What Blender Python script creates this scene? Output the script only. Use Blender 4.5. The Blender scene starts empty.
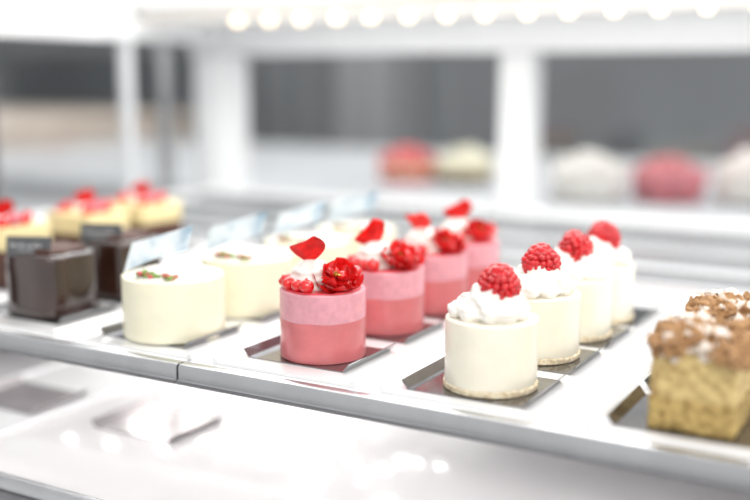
import bpy, bmesh, math, random
from mathutils import Vector, Matrix, noise
random.seed(7)
S=bpy.context.scene
COL=S.collection
R=math.radians

# ---------------------------------------------------------------- materials
def new_mat(name,col,rough=.5,metal=0,spec=.5,coat=0,sss=0,ssc=None,noise_amt=0,nscale=80,col2=None,bump=0,bscale=200,emit=0,trans=0,edges=(.38,.62)):
    m=bpy.data.materials.new(name); m.use_nodes=True
    nt=m.node_tree; b=nt.nodes['Principled BSDF']
    b.inputs['Base Color'].default_value=(*col,1)
    b.inputs['Roughness'].default_value=rough
    b.inputs['Metallic'].default_value=metal
    b.inputs['Specular IOR Level'].default_value=spec
    b.inputs['Coat Weight'].default_value=coat
    b.inputs['Coat Roughness'].default_value=.08
    if sss:
        b.inputs['Subsurface Weight'].default_value=sss
        b.inputs['Subsurface Radius'].default_value=ssc or (1,.6,.4)
        b.inputs['Subsurface Scale'].default_value=.006
    if emit:
        b.inputs['Emission Color'].default_value=(*col,1); b.inputs['Emission Strength'].default_value=emit
    if trans: b.inputs['Transmission Weight'].default_value=trans
    tc=nt.nodes.new('ShaderNodeTexCoord')
    if noise_amt or col2:
        n=nt.nodes.new('ShaderNodeTexNoise'); n.inputs['Scale'].default_value=nscale; n.inputs['Detail'].default_value=4
        nt.links.new(tc.outputs['Object'],n.inputs['Vector'])
        r=nt.nodes.new('ShaderNodeValToRGB')
        c2=col2 or tuple(c*(1-noise_amt) for c in col)
        r.color_ramp.elements[0].position=edges[0]; r.color_ramp.elements[0].color=(*c2,1)
        r.color_ramp.elements[1].position=edges[1]; r.color_ramp.elements[1].color=(*col,1)
        nt.links.new(n.outputs['Fac'],r.inputs['Fac']); nt.links.new(r.outputs['Color'],b.inputs['Base Color'])
    if bump:
        n=nt.nodes.new('ShaderNodeTexNoise'); n.inputs['Scale'].default_value=bscale; n.inputs['Detail'].default_value=3
        nt.links.new(tc.outputs['Object'],n.inputs['Vector'])
        bp=nt.nodes.new('ShaderNodeBump'); bp.inputs['Strength'].default_value=bump; bp.inputs['Distance'].default_value=.002
        nt.links.new(n.outputs['Fac'],bp.inputs['Height']); nt.links.new(bp.outputs['Normal'],b.inputs['Normal'])
    return m

M={}
M['cream_body']=new_mat('cream_body',(.84,.80,.67),.35,coat=.35,sss=.25,noise_amt=.04,nscale=60,bump=.1,bscale=150)
M['yellow_body']=new_mat('yellow_body',(.83,.80,.62),.4,coat=.15,sss=.2,noise_amt=.04,nscale=60,bump=.12,bscale=120)
M['whip']=new_mat('whipped_cream',(.82,.79,.74),.5,sss=.08,bump=.15,bscale=200)
M['crust']=new_mat('crumb_crust',(.78,.70,.52),.8,col2=(.62,.50,.33),nscale=300,bump=.8,bscale=400)
M['raspberry']=new_mat('raspberry_skin',(.62,.002,.008),.20,spec=.5,coat=.25,noise_amt=.3,nscale=150)
M['pink_low']=new_mat('pink_mousse',(.63,.17,.18),.35,coat=.4,sss=.25,noise_amt=.16,nscale=45,bump=.06,bscale=150)
M['pink_high']=new_mat('pale_pink_mousse',(.70,.33,.38),.4,coat=.25,sss=.3,noise_amt=.10,nscale=200,bump=.08,bscale=300)
M['pink_glaze']=new_mat('red_fruit_glaze',(.70,.05,.07),.3,coat=.3)
M['redjelly']=new_mat('red_fruit_jelly',(.74,.006,.008),.10,coat=.7,sss=.12,ssc=(1,.1,.05),noise_amt=.2,nscale=120)
M['slices']=new_mat('red_fruit_slice',(.86,.014,.014),.10,coat=.8,sss=.3,ssc=(1,.12,.08),noise_amt=.15,nscale=120)
M['petal']=new_mat('red_petal',(.86,.014,.012),.35,noise_amt=.3,nscale=120,sss=.15,ssc=(1,.1,.05))
M['gold']=new_mat('gold_leaf',(.95,.62,.2),.25,metal=1,noise_amt=.2)
M['choc']=new_mat('chocolate_glaze',(.036,.014,.009),.08,spec=.6,coat=.9,noise_amt=.4,nscale=40)
M['chocm']=new_mat('chocolate_sponge',(.085,.030,.018),.6,noise_amt=.4,nscale=200,bump=.4)
M['sponge_y']=new_mat('yellow_cream_layer',(.80,.67,.36),.55,noise_amt=.12,nscale=90,bump=.3)
M['tag']=new_mat('grey_tag',(.09,.095,.10),.35,noise_amt=.1)
M['tagink']=new_mat('tag_ink',(.75,.75,.75),.5,noise_amt=.05)
M['pist']=new_mat('pistachio',(.20,.32,.06),.6,noise_amt=.3,nscale=300)
M['redcrumb']=new_mat('freeze_dried_berry',(.62,.08,.10),.6,noise_amt=.3,nscale=300)
M['crumb']=new_mat('crumble',(.44,.25,.11),.8,col2=(.22,.11,.045),nscale=240,bump=.8,bscale=500,edges=(.34,.58))
M['sugar']=new_mat('sugared_crumble',(.86,.80,.73),.8,col2=(.58,.42,.27),nscale=200,bump=.8,bscale=500,edges=(.34,.5))
M['cakesponge']=new_mat('golden_sponge',(.52,.37,.13),.7,col2=(.27,.17,.05),nscale=170,bump=.9,bscale=280,edges=(.32,.58))
M['sponge2']=new_mat('soft_yellow_sponge',(.64,.49,.21),.65,col2=(.36,.23,.08),nscale=150,bump=.9,bscale=260,edges=(.32,.58))
M['white']=new_mat('white_enamel',(.88,.89,.90),.25,noise_amt=.02,nscale=5)
M['deck']=new_mat('white_acrylic',(.87,.875,.88),.08,coat=.9,noise_amt=.02,nscale=6)
M['lower']=new_mat('polished_shelf',(.70,.68,.685),.11,coat=0,spec=1,noise_amt=.06,nscale=4)
M['card']=new_mat('grey_foil_card',(.27,.27,.28),.14,metal=.9,noise_amt=.2,nscale=30)
M['lowcard']=new_mat('pale_foil_card',(.40,.37,.38),.25,metal=.5,noise_amt=.2,nscale=30)
M['alu']=new_mat('brushed_aluminium',(.50,.51,.52),.24,metal=.9,noise_amt=.08,nscale=30)
M['dark']=new_mat('dark_rubber',(.15,.15,.16),.5,noise_amt=.1)
M['grey']=new_mat('grey_metal',(.74,.76,.78),.3,metal=.2,noise_amt=.04,nscale=8)
M['bar']=new_mat('grey_light_bar',(.62,.60,.57),.5,noise_amt=.04,nscale=8)
M['bulb']=new_mat('warm_bulb',(1,.82,.56),.4,emit=3.4,noise_amt=.01)
M['glint_disc']=new_mat('white_glint_glow',(1,.97,.93),.4,emit=22,noise_amt=.01)  # glow for the added discs mirrored as highlights in the lower shelf
M['wall']=new_mat('grey_wall',(.155,.168,.18),.7,noise_amt=.3,nscale=1.2)
M['unit']=new_mat('mid_grey_panel',(.26,.27,.28),.6,noise_amt=.06,nscale=3)
M['floor']=new_mat('floor_tile',(.45,.45,.46),.4,noise_amt=.1,nscale=3)
M['counter']=new_mat('pale_counter',(.60,.62,.64),.35,noise_amt=.06,nscale=3)
M['wood']=new_mat('cream_panel',(.72,.62,.53),.5,noise_amt=.06,nscale=5)
M['pinkcrumb']=new_mat('pink_topping',(.76,.20,.24),.6,noise_amt=.45,nscale=60)
m=new_mat('marbled_chocolate_sheet',(.84,.89,.92),.12,metal=.1,coat=.8,col2=(.46,.60,.70),nscale=50,edges=(.34,.54)); M['sheet']=m
m=bpy.data.materials.new('pane_glass'); m.use_nodes=True; nt=m.node_tree; nt.nodes.clear()
o=nt.nodes.new('ShaderNodeOutputMaterial'); mx=nt.nodes.new('ShaderNodeMixShader'); t=nt.nodes.new('ShaderNodeBsdfTransparent'); g=nt.nodes.new('ShaderNodeBsdfGlossy'); f=nt.nodes.new('ShaderNodeLayerWeight')
p=nt.nodes.new('ShaderNodeMath'); p.operation='POWER'; p.inputs[1].default_value=3.5
q=nt.nodes.new('ShaderNodeMath'); q.operation='MULTIPLY_ADD'; q.inputs[1].default_value=.5; q.inputs[2].default_value=.05
g.inputs['Roughness'].default_value=.03; t.inputs['Color'].default_value=(.98,.985,.985,1)
f.inputs['Blend'].default_value=.5
nt.links.new(f.outputs['Facing'],p.inputs[0]); nt.links.new(p.outputs[0],q.inputs[0])
nt.links.new(q.outputs[0],mx.inputs[0]); nt.links.new(t.outputs[0],mx.inputs[1]); nt.links.new(g.outputs[0],mx.inputs[2]); nt.links.new(mx.outputs[0],o.inputs[0]); M['glass']=m

# ---------------------------------------------------------------- helpers
def mk(name,bm,mat,parent=None,loc=(0,0,0),rot=(0,0,0),smooth=True,label=None,cat=None,group=None,kind=None):
    me=bpy.data.meshes.new(name)
    bmesh.ops.recalc_face_normals(bm,faces=bm.faces[:])
    bm.to_mesh(me); bm.free()
    if smooth:
        for p in me.polygons: p.use_smooth=True
        try: me.set_sharp_from_angle(angle=R(42))
        except Exception: pass
    me.materials.append(mat)
    o=bpy.data.objects.new(name,me); COL.objects.link(o)
    o.location=loc; o.rotation_euler=rot
    if parent: o.parent=parent
    if label:o['label']=label
    if cat:o['category']=cat
    if group:o['group']=group
    if kind:o['kind']=kind
    return o
def thing(name,loc,label,cat,group=None,rz=0):
    e=bpy.data.objects.new(name,None); e.empty_display_size=.02; COL.objects.link(e)
    e.location=loc; e.rotation_euler=(0,0,rz); e['label']=label; e['category']=cat
    if group:e['group']=group
    return e
def clone(src,loc,rz=0,label=None,skip=()):
    def rec(o,par):
        c=o.copy(); COL.objects.link(c)
        if par: c.parent=par
        for ch in list(o.children):
            if ch.name.split('.')[0] in skip: continue
            rec(ch,c)
        return c
    n=rec(src,None); n.location=loc; n.rotation_euler=(0,0,rz)
    if label:n['label']=label
    return n
def lathe(prof,seg=64,bm=None):
    bm=bm or bmesh.new(); rings=[]
    for r,z in prof:
        if r<1e-6: rings.append([bm.verts.new((0,0,z))])
        else: rings.append([bm.verts.new((r*math.cos(2*math.pi*i/seg),r*math.sin(2*math.pi*i/seg),z)) for i in range(seg)])
    for a,b in zip(rings,rings[1:]):
        for i in range(seg):
            j=(i+1)%seg
            if len(a)==1 and len(b)==1: continue
            if len(a)==1: bm.faces.new((a[0],b[i],b[j]))
            elif len(b)==1: bm.faces.new((a[i],a[j],b[0]))
            else: bm.faces.new((a[i],a[j],b[j],b[i]))
    return bm
def cyl_prof(r,z0,z1,bev=.002,n=4):
    p=[(0,z0),(r-bev,z0)]
    for k in range(1,n+1):
        a=math.pi/2*k/n; p.append((r-bev+bev*math.sin(a),z0+bev-bev*math.cos(a)))
    m=6
    for k in range(1,m): p.append((r,z0+bev+(z1-z0-2*bev)*k/m))
    for k in range(0,n+1):
        a=math.pi/2*k/n; p.append((r-bev+bev*math.cos(a),z1-bev+bev*math.sin(a)))
    p.append((r*.5,z1)); p.append((0,z1)); return p
def wob(bm,amp,scale,seed=0,vert=1):
    for v in bm.verts:
        n=noise.noise_vector(v.co*scale+Vector((seed,seed*2.3,0)))
        v.co+=Vector((n.x,n.y,n.z*vert))*amp
def box(bm,x0,x1,y0,y1,z0,z1,bev=0,seg=2):
    r=bmesh.ops.create_cube(bm,size=1)
    for v in r['verts']:
        v.co=Vector(((x0+x1)/2+v.co.x*(x1-x0),(y0+y1)/2+v.co.y*(y1-y0),(z0+z1)/2+v.co.z*(z1-z0)))
    if bev:
        es=list({e for v in r['verts'] for e in v.link_edges})
        bmesh.ops.bevel(bm,geom=es,offset=bev,segments=seg,affect='EDGES',profile=.5)
    return bm
def bx(name,mat,d,bev=0,**k):
    return mk(name,box(bmesh.new(),*d,bev),mat,**k)
def blobs(items,sub=2,bm=None,amp=0,fr=1.3):
    bm=bm or bmesh.new()
    for (p,r,sc) in items:
        q=bmesh.ops.create_icosphere(bm,subdivisions=sub,radius=r)
        off=random.random()*50
        for v in q['verts']:
            v.co=Vector((v.co.x*sc[0],v.co.y*sc[1],v.co.z*sc[2]))
            if amp: v.co*=1+amp*noise.noise(v.co/r*fr+Vector((off,0,0)))
            v.co+=Vector(p)
    return bm
def remeshed(bm,vox,sm=3):
    me=bpy.data.meshes.new('w'); bm.to_mesh(me); bm.free()
    wo=bpy.data.objects.new('tmp',me); COL.objects.link(wo)
    md=wo.modifiers.new('r','REMESH'); md.mode='VOXEL'; md.voxel_size=vox
    dg=bpy.context.evaluated_depsgraph_get(); me2=bpy.data.meshes.new_from_object(wo.evaluated_get(dg))
    bpy.data.objects.remove(wo)
    b=bmesh.new(); b.from_mesh(me2); bpy.data.meshes.remove(me2)
    for _ in range(sm): bmesh.ops.smooth_vert(b,verts=b.verts[:],factor=.5,use_axis_x=True,use_axis_y=True,use_axis_z=True)
    return b
def raspberry_bm(r=.0152,h=.0240):
    it=[]
    rings=[(0.0,.82,15),(.16,.95,17),(.33,1.0,18),(.50,.95,17),(.66,.80,14),(.80,.58,10),(.91,.33,6),(.97,.0,1)]
    for k,(t,rr,n) in enumerate(rings):
        for i in range(n):
            a=2*math.pi*(i+.5*(k%2))/n+random.uniform(-.09,.09)
            q=(r-.0024)*rr*random.uniform(.96,1.03)
            it.append(((q*math.cos(a),q*math.sin(a),h*t*.92+random.uniform(-.0007,.0007)),.00285*random.uniform(.85,1.16),(1,1,.95)))
    it.append(((0,0,h*.42),r*.76,(1,1,1.2)))
    return blobs(it,2)
def petal_bm(w,l,curl=.5,cup=.35,n=10,rip=.06,th=.0004,notch=0):
    bm=bmesh.new(); g=[]
    for i in range(n+1):
        t=i/n; row=[]
        ww=w*math.sin(math.pi*min(1,(t*.80+.10)))**.6
        for j in range(n+1):
            s=j/n*2-1
            x=s*ww/2; a=t*curl
            y=l*math.sin(a)/curl if curl else l*t
            z=l*(1-math.cos(a))/curl if curl else 0
            z+=cup*w*(s*s)*.5+rip*w*math.sin(s*5+t*4)*t
            y-=notch*l*t*math.exp(-(s*3)**2)
            row.append(bm.verts.new((x,y,z)))
        g.append(row)
    for i in range(n):
        for j in range(n): bm.faces.new((g[i][j],g[i][j+1],g[i+1][j+1],g[i+1][j]))
    r=bmesh.ops.solidify(bm,geom=bm.faces[:],thickness=th)
    return bm
def fan_petal(w,l,bend=.5,fold=.25,th=.0005,n=14,curl=0):
    bm=bmesh.new(); g=[]
    for i in range(n+1):
        t=i/n; row=[]
        ww=w*(.16+.84*math.sin(t*math.pi*.62)**1.0)*(1 if t<.8 else math.sqrt(max(.0,1-((t-.8)/.24)**2)))
        for j in range(n+1):
            s=j/n*2-1
            x=s*ww/2; z=l*t*(1-.10*s*s)+.16*w*s*t; y=fold*abs(s)*ww*.5-bend*l*t*t*.6+.05*w*math.sin(s*6+1)*t
            if s>.3: 
                k=(s-.3)**2*curl*w*t; y-=k*.8; x-=k*.6; z-=k*.3
            row.append(bm.verts.new((x,y,z)))
        g.append(row)
    for i in range(n):
        for j in range(n): bm.faces.new((g[i][j],g[i][j+1],g[i+1][j+1],g[i+1][j]))
    bmesh.ops.solidify(bm,geom=bm.faces[:],thickness=th)
    return bm
def merge(bm,other,mtx):
    me=bpy.data.meshes.new('t'); other.to_mesh(me); other.free(); me.transform(mtx); bm.from_mesh(me); bpy.data.meshes.remove(me)

# ---------------------------------------------------------------- room
K='structure'
bx('floor',M['floor'],(-5,3,-2.5,4.4,-1.02,-1.0),kind=K)
bx('wall_back',M['wall'],(-5,3,4.3,4.4,-1,1.6),kind=K)
bx('wall_left',M['wall'],(-5.1,-5,-2.5,4.4,-1,1.6),kind=K)
c=thing('back_counter',(0,0,-1),'pale grey service counter behind the display case','counter')
bx('counter_top',M['counter'],(-2.6,1.2,1.75,2.85,.95,.98),.004,parent=c)
bx('cabinet_body',M['grey'],(-2.55,1.15,1.8,2.8,0,.95),.004,parent=c)
for i in range(5):
    bx('cabinet_door',M['white'],(-2.5+i*.72,-1.84+i*.72,1.785,1.8,.08,.9),.004,parent=c)
c=thing('side_cabinet',(0,0,-1),'cream panelled low cabinet against the grey wall','cabinet')
bx('cabinet_body',M['wood'],(-4.4,-2.75,2.1,3.3,0,1.02),.006,parent=c)
bx('worktop',M['wood'],(-4.42,-2.73,2.08,3.32,1.02,1.055),.006,parent=c)
c=thing('tall_unit',(0,0,-1),'grey upright cabinet against the wall','cabinet')
bx('cabinet_body',M['unit'],(-2.42,-2.18,3.9,4.29,0,2.5),.006,parent=c)
bx('door',M['unit'],(-2.40,-2.20,3.88,3.9,.05,2.45),.004,parent=c)

# ---------------------------------------------------------------- display case
T=.014   # thickness of the upper trays
case=thing('display_case',(0,0,-1),'white framed glass pastry display case with metal shelves','display case')
def cp(name,mat,d,bev=0,parent=case,**k):
    d=list(d); d[4]+=1; d[5]+=1
    return bx(name,M[mat],d,bev,parent=parent,**k)
XL,XR=-1.25,.40
cp('base_cabinet','white',(XL-.03,XR+.03,.40,1.64,-1,-.14),.005)
cp('lower_shelf','lower',(XL+.02,XR-.02,.545,.95,-.14,-.10),.002)
cp('shelf_edge','alu',(XL+.02,XR-.02,.538,.545,-.138,-.098),.001,label='metal edge of the lower shelf')
cp('shelf_edge','dark',(XL+.02,XR-.02,.533,.538,-.116,-.110),.001,label='dark seam along the lower shelf edge')
cp('rear_deck','grey',(XL+.02,XR-.02,.95,1.56,-.14,-T),.002)
for y,w in ((1.16,.012),(1.27,.02),(1.40,.012),(1.49,.02)):
    cp('deck_rail','alu',(XL+.02,XR-.02,y,y+w,-T,-T+.012),.002,label='thin metal rail across the rear deck')
YB=1.6
for x in (XL,-.640,.0,XR):
    w=.054 if x!=XL else .085
    cp('frame_post','white',(x-w/2,x+w/2,YB-.03,YB+.03,-.14,.249),.004)
cp('frame_bottom_rail','white',(XL,XR,YB-.028,YB+.028,-.14,.0),.003)
cp('frame_top_rail','white',(XL-.05,XR+.05,YB-.032,YB+.032,.250,.31),.004)
for a,b in ((XL+.0425,-.667),(-.613,-.027),(.027,XR-.027)):
    cp('glass_pane','glass',(a,b,YB-.002,YB+.002,.0,.250))
for y,w,mn in ((1.055,.010,'dark'),(.60,.03,'white')):
    cp('side_post',mn,(XL-.02,XL+.008,y-w/2,y+w/2,-.14,.275),.002)
cp('side_post','grey',(XL-.02,XL+.004,1.345,1.357,-.14,.275),.002)
cp('side_post','alu',(XL-.02,XL+.004,1.44,1.455,-.14,.275),.002)
cp('side_rail','white',(XL-.02,XL+.012,.58,YB-.03,-.14,.004),.003)
cp('side_top_rail','white',(XL-.02,XL+.012,.58,YB-.03,.272,.31),.003)
cp('side_glass','glass',(XL-.007,XL-.004,.615,YB-.03,.004,.272))
cp('side_panel','white',(XR-.01,XR+.01,.58,YB-.03,-.14,.31),.003)
cp('canopy','white',(XL-.05,XR+.05,1.34,1.66,.325,.37),.006)
lb=cp('light_bar','bar',(XL,XR,1.36,1.42,.299,.325),.003,label='light bar with a row of warm lamps')
x=-1.02
while x<XR-.03:
    bmp=lathe([(0,-.005),(.004,-.005),(.0058,-.003),(.0058,.004),(0,.004)],24)
    o=mk('lamp_or_glint_disc',bmp,M['bulb'],parent=lb,loc=(x,1.352,1.2985))
    x+=.062+random.uniform(-.004,.004)
for x in (XL,XR):
    cp('canopy_bracket','white',(x-.012,x+.012,.58,1.35,.305,.34),.003)
ls=cp('added_glint_strip','white',(-1.1,.25,.70,.945,-T-.0045,-T-.0002),.001,label='added strip of glowing discs that mirror as shelf highlights')  # made-up strip, holds the discs whose reflections give the shelf highlights
rs=random.Random(12); pts=[]
def glint_disc(cx,cy,sx,sy,n,r0=.0022,r1=.0062):
    k=0
    while k<n:
        x=cx+rs.uniform(-sx,sx); y=cy+rs.uniform(-sy,sy); rr=rs.uniform(r0,r1)
        if any((x-a)**2+(y-b)**2<((rr+c_)*.85)**2 for a,b,c_ in pts): continue
        pts.append((x,y,rr)); k+=1
        mk('lamp_or_glint_disc',lathe([(0,-.002),(rr*.8,-.002),(rr,0),(rr,.002),(0,.002)],20),M['glint_disc'],parent=ls,loc=(x,y,1-T-.0065))  # added glowing disc, there only for its blurred reflection below
glint_disc(-.80,.84,.035,.090,11)
glint_disc(-.72,.85,.035,.085,15)
glint_disc(-.60,.85,.045,.085,18)
glint_disc(-.50,.82,.045,.100,12)
glint_disc(-.41,.82,.05,.10,4)

# ---------------------------------------------------------------- display trays
def display_tray(x0,x1,lab):
    t=thing('display_tray',((x0+x1)/2,.85,-T),lab,'tray','white display trays on the upper level')
    hw=(x1-x0)/2
    bx('tray_deck',M['deck'],(-hw,hw,-.245,.23,0,T),.0015,parent=t)
    prof=[(-.245,T),(-.2535,T),(-.2550,T-.0012),(-.2555,T-.003),(-.2555,.0025),(-.2572,.0015),(-.2572,-.0010),(-.254,-.0015),(-.247,-.0015),(-.245,-.001)]
    bm=bmesh.new(); A=[bm.verts.new((-hw,y,z)) for y,z in prof]; B=[bm.verts.new((hw,y,z)) for y,z in prof]
    for i in range(len(prof)):
        j=(i+1)%len(prof); bm.faces.new((A[i],A[j],B[j],B[i]))
    bm.faces.new(A); bm.faces.new(B)
    mk('metal_edge',bm,M['alu'],parent=t,label='brushed aluminium front edge')
    bx('edge_trim',M['dark'],(-hw,hw,-.2584,-.2573,-.0008,.0010),parent=t,label='thin dark line along the metal edge')
    return t
display_tray(-1.225,-.5145,'white acrylic display tray with aluminium edge, under chocolate cakes')
display_tray(-.5125,.385,'white acrylic display tray with aluminium edge, under pink cakes')

def ctray_bm(y0=.609,y1=1.06,w=.128):
    bm=bmesh.new()
    h=w/2
    prof=[(-h,0),(-h,.004),(-h+.002,.0052),(-h+.004,.004),(-h+.006,.002),(h-.006,.002),(h-.004,.004),(h-.002,.0052),(h,.004),(h,0)]
    L=(y1-y0)/2
    A=[bm.verts.new((a,-L,b)) for a,b in prof]; B=[bm.verts.new((a,L,b)) for a,b in prof]
    for i in range(len(prof)):
        j=(i+1)%len(prof); bm.faces.new((A[i],A[j],B[j],B[i]))
    bm.faces.new(A); bm.faces.new(B)
    return bm
def column_tray(x,y0=.609,y1=1.06,w=.128):
    return mk('serving_tray',ctray_bm(y0,y1,w),M['deck'],loc=(x,(y0+y1)/2,0.0002),label='long narrow white tray holding a row of cakes',cat='tray',group='long trays under the cake rows')
COLX={'F':-.133,'A':-.28,'B':-.427,'C':-.575,'D':-.722,'E':-.87}
for k,x in COLX.items(): column_tray(x)

def card_bm(w=.086,d=.072,fl=.0065):
    bm=bmesh.new(); t=.0008
    hw=w/2; prof=[(-hw-.005,fl),(-hw,0),(hw,0),(hw+.005,fl)]
    up=[(-hw-.0042,fl+.0003),(-hw+.0006,t),(hw-.0006,t),(hw+.0042,fl+.0003)]
    P=prof+up[::-1]
    A=[bm.verts.new((a,-d/2,b)) for a,b in P]; B=[bm.verts.new((a,d/2,b)) for a,b in P]
    n=len(P)
    for i in range(n):
        j=(i+1)%n; bm.faces.new((A[i],A[j],B[j],B[i]))
    for X in (A,B):
        for a,b,c_,d_ in ((0,1,6,7),(1,2,5,6),(2,3,4,5)):
            bm.faces.new((X[a],X[b],X[c_],X[d_]))
    return bm
card0=mk('cake_board',card_bm(),M['card'],loc=(0,0,-50),smooth=False,label='small grey foil cake board with raised sides',cat='cake board',group='foil cake boards under the cakes')
used=[False]
def card(x,y,rz=0,z=.0022,dx=0):
    if not used[0]:
        o=card0; used[0]=True
    else:
        o=card0.copy(); COL.objects.link(o)
    o.location=(x+dx,y,z); o.rotation_euler=(0,0,rz); return o
ZC=.0031

# ---------------------------------------------------------------- raspberry cream cakes
A=thing('raspberry_mousse_cake',(-.28,.655,ZC),'round cream mousse cake topped with whipped cream and a raspberry','cake','cream mousse cakes with raspberry')
bm=lathe(cyl_prof(.0325,.004,.0500,.0014)); wob(bm,.0006,60,3)
mk('cake_body',bm,M['cream_body'],parent=A)
bm=lathe(cyl_prof(.0332,0,.0050,.0015),80)
for v in bm.verts:
    if v.co.xy.length>.03: v.co.xy*=1+.035*noise.noise(v.co*400); v.co.z+=.0012*noise.noise(v.co*300) if v.co.z>.003 else 0
mk('biscuit_base',bm,M['crust'],parent=A,label='crumbly pale biscuit base')
it=[((0,0,.0535),.022,(1.18,1.18,.44))]
for ring,(n,rad,z,r) in enumerate(((9,.0205,.0550,.0088),(7,.0150,.0600,.0085),(5,.0085,.0650,.0080))):
    for i in range(n):
        a=2*math.pi*(i+.4*ring)/n+random.uniform(-.2,.2)
        rr=rad+random.uniform(-.002,.003)
        for k in range(4):
            aa=a+.20*k
            it.append(((rr*(1-.10*k)*math.cos(aa),rr*(1-.10*k)*math.sin(aa),z+.0016*k+random.uniform(-.001,.001)),r*(1-.15*k)*random.uniform(.9,1.15),(1,1,.82)))
bm=remeshed(blobs(it,2),.0006,6)
for v in bm.verts:
    a=math.atan2(v.co.y,v.co.x)
    v.co+=noise.noise_vector(v.co*90)*.0026
    rr=abs(noise.noise(Vector((a*1.3,v.co.z*200,v.co.xy.length*100))))
    v.co+=Vector((math.cos(a),math.sin(a),.6))*(.0022*(rr-.25))
    v.co.z=max(v.co.z,.0490)
mk('whipped_cream',bm,M['whip'],parent=A)
mk('raspberry',raspberry_bm(),M['raspberry'],parent=A,loc=(.004,.001,.0645),rot=(R(8),R(6),0))
As=[A]
for x,y,r in ((-.281,.748,.5),(-.279,.824,-.4),(-.28,.892,.9)):
    As.append(clone(A,(x,y,ZC),0))
for i,a in enumerate(As[1:]):
    for ch in a.children:
        if ch.name.startswith('raspberry'):
            ch.rotation_euler=(R(random.uniform(-12,12)),R(random.uniform(-8,14)),i*1.3+.6)
            ch.location.x=.003+random.uniform(-.002,.002)
        elif ch.name.startswith('whipped'): ch.rotation_euler=(0,0,1.1*(i+1))
card(-.28,.655,dx=-.004)
for y in (.745,.828): card(-.28,y,dx=-.004)
card(-.28,.912,dx=-.004)

# ---------------------------------------------------------------- pink cakes
B=thing('pink_mousse_cake',(-.427,.667,ZC),'round two-tone pink mousse cake with cream, red fruit and petal','cake','pink mousse cakes with red fruit')
bm=lathe(cyl_prof(.0335,0,.0315,.001)); wob(bm,.0005,60,5)
for v in bm.verts:
    if v.co.z>.028: v.co.z+=.0014*noise.noise(v.co*70)
mk('lower_layer',bm,M['pink_low'],parent=B,label='coral pink mousse layer')
bm=lathe(cyl_prof(.0334,.0305,.053,.0012)); wob(bm,.0004,60,5); mk('upper_layer',bm,M['pink_high'],parent=B,label='pale pink speckled mousse layer')
bm=lathe(cyl_prof(.030,.0525,.0540,.0007)); wob(bm,.0008,120,2); mk('fruit_glaze',bm,M['pink_glaze'],parent=B,label='thin red fruit glaze')
prof=[]
n=26
for i in range(n+1):
    t=i/n; r=.0175*math.sqrt(max(0,1-t**2.4))*(1+.05*math.sin(t*22)); prof.append((r if i<n else 0,.053+.0235*t))
prof=[(0,.053)]+prof
bm=lathe(prof,48)
for v in bm.verts:
    a=math.atan2(v.co.y,v.co.x); v.co.xy*=1+.05*math.sin(a*6+v.co.z*260)
wob(bm,.0016,110,4)
mk('cream_rosette',bm,M['whip'],parent=B,loc=(-.0070,-.0050,-.0005))
def fruit_rose(seed):
    rr=random.Random(seed); bm=bmesh.new()
    for ring,(n,tilt,rad,sz) in enumerate(((6,-2,.003,.024),(4,16,.004,.020),(2,36,.003,.015))):
        for i in range(n):
            az=2*math.pi*(i+.37*ring)/n+rr.uniform(-.5,.5)
            p=petal_bm(sz*1.25*rr.uniform(.85,1.15),sz*.70,curl=.75,cup=.26,rip=.09,th=.0028,n=12)
            mt=Matrix.Rotation(az,4,'Z')@Matrix.Translation((0,rad*.2,.001+ring*.0026))@Matrix.Rotation(R(tilt+rr.uniform(-14,14)),4,'X')@Matrix.Rotation(R(rr.uniform(-15,15)),4,'Y')
            merge(bm,p,mt)
    merge(bm,blobs([((0,0,.002),.009,(1.3,1.3,.5)),((.003,-.002,.009),.0042,(1,1,1)),((-.003,.002,.0085),.0045,(1,1,1))],2),Matrix())
    return bm
mk('fruit_rose',fruit_rose(9),M['slices'],parent=B,loc=(.0165,-.0045,.0578),rot=(R(18),R(6),.4),label='glossy red fruit slices heaped together')
for (x,y,z,r) in ((-.0255,-.0145,.0580,.0050),(-.0165,-.0225,.0582,.0054),(-.0060,-.0265,.0585,.0050),(-.0285,-.0040,.0580,.0044),(-.0225,-.0190,.0615,.0030),(.0030,-.0275,.0590,.0058),(-.026,.006,.0590,.0054),(-.020,.014,.0590,.0054),(-.010,.022,.0595,.0056),(.012,.024,.0595,.0056),(.001,.025,.0595,.0056),(.006,.016,.066,.0054),(.020,.014,.064,.006)):
    q=blobs([((0,0,0),r,(1,1,.92))],3,amp=.12); merge(q,blobs([((0,0,0),r*.2,(1,1,1))],1),Matrix.Translation((0,0,r*.93)))
    mk('red_berry',q,M['redjelly'],parent=B,loc=(x,y,z),rot=(random.uniform(-1,1),random.uniform(-1,1),0))
mk('rose_petal',fan_petal(.032,.0205,bend=.45,fold=.22,curl=.6),M['petal'],parent=B,loc=(-.007,-.008,.0735),rot=(R(4),R(4),R(30)),label='bright red rose petal')
bm=bmesh.new()
for i in range(3): merge(bm,petal_bm(.004,.0035,curl=1.2,cup=.8,th=.0002,n=4),Matrix.Translation((i*.002,.001*i,0))@Matrix.Rotation(i*1.4,4,'Z'))
mk('gold_leaf',bm,M['gold'],parent=B,loc=(.0225,-.017,.0665),rot=(R(40),0,0))
pos=((-.427,.767),(-.427,.855),(-.427,.93))
for i,(x,y) in enumerate(pos):
    b=clone(B,(x,y,ZC),0)
    for ch in b.children:
        nm=ch.name.split('.')[0]
        if nm=='rose_petal': ch.rotation_euler=(R((-14,10,-8)[i]),R((-14,18,4)[i]),R(30+(14,-22,10)[i])); ch.location.x+=(.002,-.004,.003)[i]; ch.location.z-=.0015
        if nm=='fruit_rose': ch.rotation_euler=(R(14),R(8),1.1*i+1)
for y in (.667,.762,.850,.935): card(-.427,y,dx=-.003)

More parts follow.
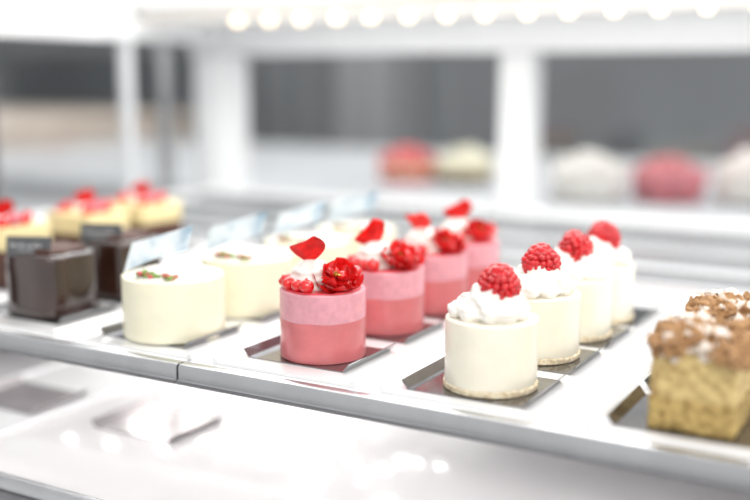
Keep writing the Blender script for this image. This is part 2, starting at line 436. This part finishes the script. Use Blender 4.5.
# ---------------------------------------------------------------- wide cream cakes with marbled sheet
CX=-.572
C=thing('cream_cheesecake',(CX,.661,ZC),'wide round pale cream cake with marbled chocolate sheet','cake','wide cream cakes with marbled chocolate sheets')
bm=lathe(cyl_prof(.0425,.0,.051,.0016,4),72); wob(bm,.0005,50,6); mk('cake_body',bm,M['yellow_body'],parent=C)
bm=lathe([(0,.0505),(.0345,.0505),(.036,.0515),(.034,.0525),(.02,.0530),(0,.053)],64); wob(bm,.0006,90,1); mk('cream_topping',bm,M['whip'],parent=C)
bm=bmesh.new(); n=14; g=[]
o0=Vector((-.030,-.027,.0530)); ux=Vector((.050,.022,.0205)); uy=Vector((-.004,.016,.0225))
for i in range(n+1):
    row=[]
    for j in range(7):
        s=i/n; t=j/6
        p=o0+ux*s+uy*t*(1-.22*s)+Vector((0,0,.0012*math.sin(s*3.0)+.0008*math.sin(t*3+s*4)))
        row.append(bm.verts.new(p))
    g.append(row)
for i in range(n):
    for j in range(6): bm.faces.new((g[i][j],g[i+1][j],g[i+1][j+1],g[i][j+1]))
bmesh.ops.solidify(bm,geom=bm.faces[:],thickness=.0009)
mk('chocolate_sheet',bm,M['sheet'],parent=C,label='thin blue and white marbled chocolate sheet')
it=[];it2=[]
for i in range(40):
    x=random.uniform(-.014,.022); y=-.0345+random.uniform(0,.010)+abs(x+.000)*.25
    q=((x,y,.0530+random.uniform(0,.0030)),random.uniform(.0014,.0032),(1,1.2,.8))
    (it if i%5<3 else it2).append(q)
mk('pistachio_pieces',blobs(it,1,amp=.5),M['pist'],parent=C,smooth=False,kind='stuff')
mk('berry_pieces',blobs(it2,1,amp=.5),M['redcrumb'],parent=C,smooth=False,kind='stuff')
for i,(x,y) in enumerate(((CX,.765),(CX,.865),(CX,.962))):
    c_=clone(C,(x,y,ZC),(-.06,-.14,.0)[i])
    for ch in c_.children:
        if ch.name.startswith('chocolate_sheet'):
            ch.rotation_euler=(0,R((1,3,5)[i]),0)
            if i: ch.scale=(.9,.9,1)
for y in (.661,.765,.865,.962): card(CX,y,dx=-.003)

# ---------------------------------------------------------------- dark chocolate cakes with tags
def sq_loft(prof,seg=64,p=5):
    bm=lathe(prof,seg)
    for v in bm.verts:
        r=v.co.xy.length
        if r>1e-6:
            a=math.atan2(v.co.y,v.co.x); k=(abs(math.cos(a))**p+abs(math.sin(a))**p)**(-1/p)
            v.co.x*=k; v.co.y*=k
    return bm
D=thing('chocolate_cake',(-.722,.668,ZC),'glossy dark chocolate cake with small grey name tag','cake','dark chocolate cakes')
bm=sq_loft(cyl_prof(.0325,0,.057,.004,6),80,4.0)
for v in bm.verts: v.co.xy*=1+.05*max(0,1-v.co.z/.058)
wob(bm,.0009,50,2); mk('cake_body',bm,M['choc'],parent=D)
bm=sq_loft([(0,.056),(.024,.056),(.026,.059),(.022,.0615),(.012,.0625),(0,.063)],48,4); wob(bm,.0015,100,2); mk('chocolate_topping',bm,M['chocm'],parent=D)
bm=bmesh.new(); box(bm,-.021,.021,-.0006,.0006,0,.018,.0004,1)
tag=mk('name_tag',bm,M['tag'],parent=D,loc=(.000,-.0265,.055),rot=(R(-8),0,R(22)))
bm=bmesh.new(); xx=-.016
for i in range(11):
    w=random.uniform(.0010,.0017); h=random.choice((.0028,.0034,.0042))
    if i!=5:
        box(bm,xx,xx+.0006,-.0009,-.0006,.008,.008+h); box(bm,xx,xx+w,-.0009,-.0006,.008+h*random.choice((0,.5,.85)),.0086+h*.5)
    xx+=w+.0014
box(bm,-.010,.010,-.0009,-.0006,.0045,.0050)
mk('lettering',bm,M['tagink'],parent=tag,smooth=False,label='tiny white lettering')
clone(D,(-.722,.758,ZC),0)
for y in (.668,.758): card(-.722,y)

# ---------------------------------------------------------------- layered cakes with red berries
E=thing('layered_berry_cake',(-.87,.745,ZC),'square chocolate and yellow cream layer cake with red berries','cake','layer cakes topped with red berries')
bx('chocolate_layer',M['chocm'],(-.033,.033,-.033,.033,0,.038),.002,parent=E)
bx('cream_layer',M['sponge_y'],(-.0325,.0325,-.0325,.0325,.038,.061),.002,parent=E)
for ix in range(4):
    for iy in range(4):
        if (ix*3+iy*5)%7 in (6,3,1): continue
        r=random.uniform(.0045,.0080)
        mk('red_berry',blobs([((0,0,0),r,(1,1,.95))],3),M['redjelly'] if (ix+iy)%4 else M['pinkcrumb'],parent=E,loc=(-.0225+ix*.015+random.uniform(-.002,.002),-.0225+iy*.015+random.uniform(-.002,.002),.0608+r*.8))
mk('rose_petal',fan_petal(.024,.018),M['petal'],parent=E,loc=(-.004,-.004,.067),rot=(R(-20),R(12),.5),label='red rose petal')
mk('cream_dollop',blobs([((0,0,0),.006,(1,1,.9)),((.006,.004,.001),.005,(1,1,.9))],3),M['whip'],parent=E,loc=(.009,-.016,.066))
for i,(x,y) in enumerate(((-.868,.86),(-.87,.955))): clone(E,(x,y,ZC),(.05,-.06)[i])
for y in (.745,.86,.955): card(-.87,y)

# ---------------------------------------------------------------- crumble cakes
F=thing('crumble_cake',(-.1345,.653,ZC),'square golden sponge cake with sugared crumble topping','cake','crumble topped sponge cakes')
HX,HY=.0262,.0285
bm=bmesh.new(); box(bm,-HX,HX,-HY,HY,0,.020,.001); bmesh.ops.subdivide_edges(bm,edges=bm.edges[:],cuts=9,use_grid_fill=True); wob(bm,.0014,130,1,.6); wob(bm,.0008,420,1,.4)
for v in bm.verts: v.co.z=max(0,v.co.z)
mk('lower_sponge',bm,M['cakesponge'],parent=F)
bm=bmesh.new(); box(bm,-HX+.0005,HX-.0005,-HY+.0005,HY-.0005,.0190,.050,.001); bmesh.ops.subdivide_edges(bm,edges=bm.edges[:],cuts=9,use_grid_fill=True); wob(bm,.0016,130,9,.6); wob(bm,.0008,420,3,.4)
mk('upper_sponge',bm,M['sponge2'],parent=F,label='soft yellow speckled sponge layer')
it=[];it2=[]
for i in range(125):
    x=random.uniform(-HX,HX)*1.0; y=random.uniform(-HY,HY)*1.0; e=1-max(abs(x)/HX,abs(y)/HY)**3
    r=random.choice((.0030,.0044,.0058,.0074))
    z=.0505+random.uniform(.0,.010)*max(.25,e)
    q=((x,y,z),r,(random.uniform(.9,1.3),random.uniform(.8,1.3),.8))
    (it2 if (random.random()<.26+.25*(z>.056)) else it).append(q)
mk('crumble_topping',blobs(it,3,amp=1.2,fr=1.5),M['crumb'],parent=F,kind='stuff',label='chunky golden brown crumble')
mk('sugared_crumble',blobs(it2,3,amp=1.2,fr=1.5),M['sugar'],parent=F,kind='stuff',label='crumble pieces dusted with icing sugar')
clone(F,(-.1325,.738,ZC),0.05)
for y in (.653,.738): card(-.1345,y,dx=-.002)

# ---------------------------------------------------------------- lower shelf items
mk('serving_tray',ctray_bm(0,.30,.128),M['deck'],loc=(-.79,.715,-.0998),label='long white tray on the polished lower shelf',cat='tray')
lc=None
for x,y,z in ((-.63,.70,-.10),(-.79,.69,-.0976)):
    o=card(x,y,0,z=z)
    if lc is None:
        lc=o.data.copy(); lc.materials.clear(); lc.materials.append(M['lowcard'])
    o.data=lc; o['label']='small pale foil cake board, empty, on the lower shelf'; o['group']='empty foil boards on the lower shelf'

# ---------------------------------------------------------------- whole cakes on the back counter
def whole(name,x,y,kind,s=1.0,sz=None):
    lab={'red':'round cream cake covered in red berries','yellow':'round yellow cream cake with dark red base','cream':'round cake piled with white whipped cream','pink':'round cake covered with pink berry topping'}[kind]
    t=thing(name,(x,y,-.02),lab+' on the rear counter','cake','whole cakes on the rear counter')
    t.scale=(s,s,sz or s)
    mk('cake_plate',lathe([(0,0),(.040,0),(.056,.003),(.057,.004),(.040,.003),(0,.003)],48),M['card'],parent=t)
    mk('cake_body',lathe(cyl_prof(.057,.003,.036,.010),56),M[{'red':'sponge_y','yellow':'sponge_y','cream':'whip','pink':'pinkcrumb'}[kind]],parent=t)
    if kind in('red','yellow'): mk('berry_layer',lathe(cyl_prof(.058,.003,.020,.002),56),M['pink_glaze'] if kind=='red' else M['chocm'],parent=t,label='dark red berry layer')
    it=[]; top=1.0 if kind in('red','yellow') else 1.3
    for r,n in ((.047,11),(.032,8),(.014,5)):
        for i in range(n):
            a=6.283*i/n+r*30; it.append(((r*math.cos(a),r*math.sin(a),.036+(.055-r)*.45*top),.0135*random.uniform(.8,1.35),(1,1,.9)))
    it.append(((0,0,.038),.034,(1.4,1.4,.5*top)))
    mk('whipped_cream' if kind=='cream' else 'cake_topping',blobs(it,3,amp=.5),M[{'red':'redjelly','yellow':'yellow_body','cream':'whip','pink':'pinkcrumb'}[kind]],parent=t)
for n,x,y,k,s,sz in (('berry_cake',-1.080,2.04,'red',1.08,1.1),('cream_layer_cake',-.957,2.07,'yellow',1.08,1.1),('cream_cake',-.622,1.90,'cream',1.18,1.25),('pink_berry_cake',-.487,1.965,'pink',1.14,1.1),('cream_cake',-.340,2.01,'cream',1.22,1.3)):
    whole(n,x,y,k,s,sz)

# ---------------------------------------------------------------- lift everything so the floor is z=0
for o in S.objects:
    if o.parent is None: o.location.z+=1.0

# ---------------------------------------------------------------- lights
def area(name,loc,rot,sx,sy,p,col=(1,1,1)):
    l=bpy.data.lights.new(name,'AREA'); l.shape='RECTANGLE'; l.size=sx; l.size_y=sy; l.energy=p; l.color=col
    o=bpy.data.objects.new(name,l); COL.objects.link(o); o.location=loc; o.rotation_euler=rot; return o
area('case_light',(-.5,1.0,1.70),(0,0,0),1.7,.5,9.5,(1,.98,.95))
area('rear_frame_fill',(-.45,1.22,1.30),(R(35),0,0),1.5,.08,.9,(1,.985,.96))  # added fill to brighten the rear frames, no lamp of the case
area('front_fill',(.9,-.6,2.3),(R(52),0,R(40)),1.6,1.2,28,(1,.975,.94))  # unseen fill added above the camera to light the frames from the front
area('back_counter_fill',(-1.0,2.5,2.55),(0,0,0),3.2,1.2,42,(1,.99,.98))  # unseen fill added to lift the back counter and wall
area('lower_shelf_fill',(-.5,.68,.978),(0,0,0),1.3,.10,.34)  # added fill under the trays to brighten the lower shelf
w=bpy.data.worlds.new('World'); S.world=w; w.use_nodes=True
w.node_tree.nodes['Background'].inputs[0].default_value=(.99,.985,.99,1); w.node_tree.nodes['Background'].inputs[1].default_value=.88

# ---------------------------------------------------------------- camera
cam=bpy.data.cameras.new('camera'); co=bpy.data.objects.new('camera',cam); COL.objects.link(co); S.camera=co
cam.lens=50; cam.sensor_width=36; cam.clip_start=.01; cam.clip_end=50
co.location=(0,0,1.222); co.rotation_euler=(R(90-9.8),0,R(29.7))
cam.dof.use_dof=True; cam.dof.focus_distance=.765; cam.dof.aperture_fstop=1.75
S.view_settings.view_transform='Standard'; S.view_settings.look='None'; S.view_settings.exposure=0.05
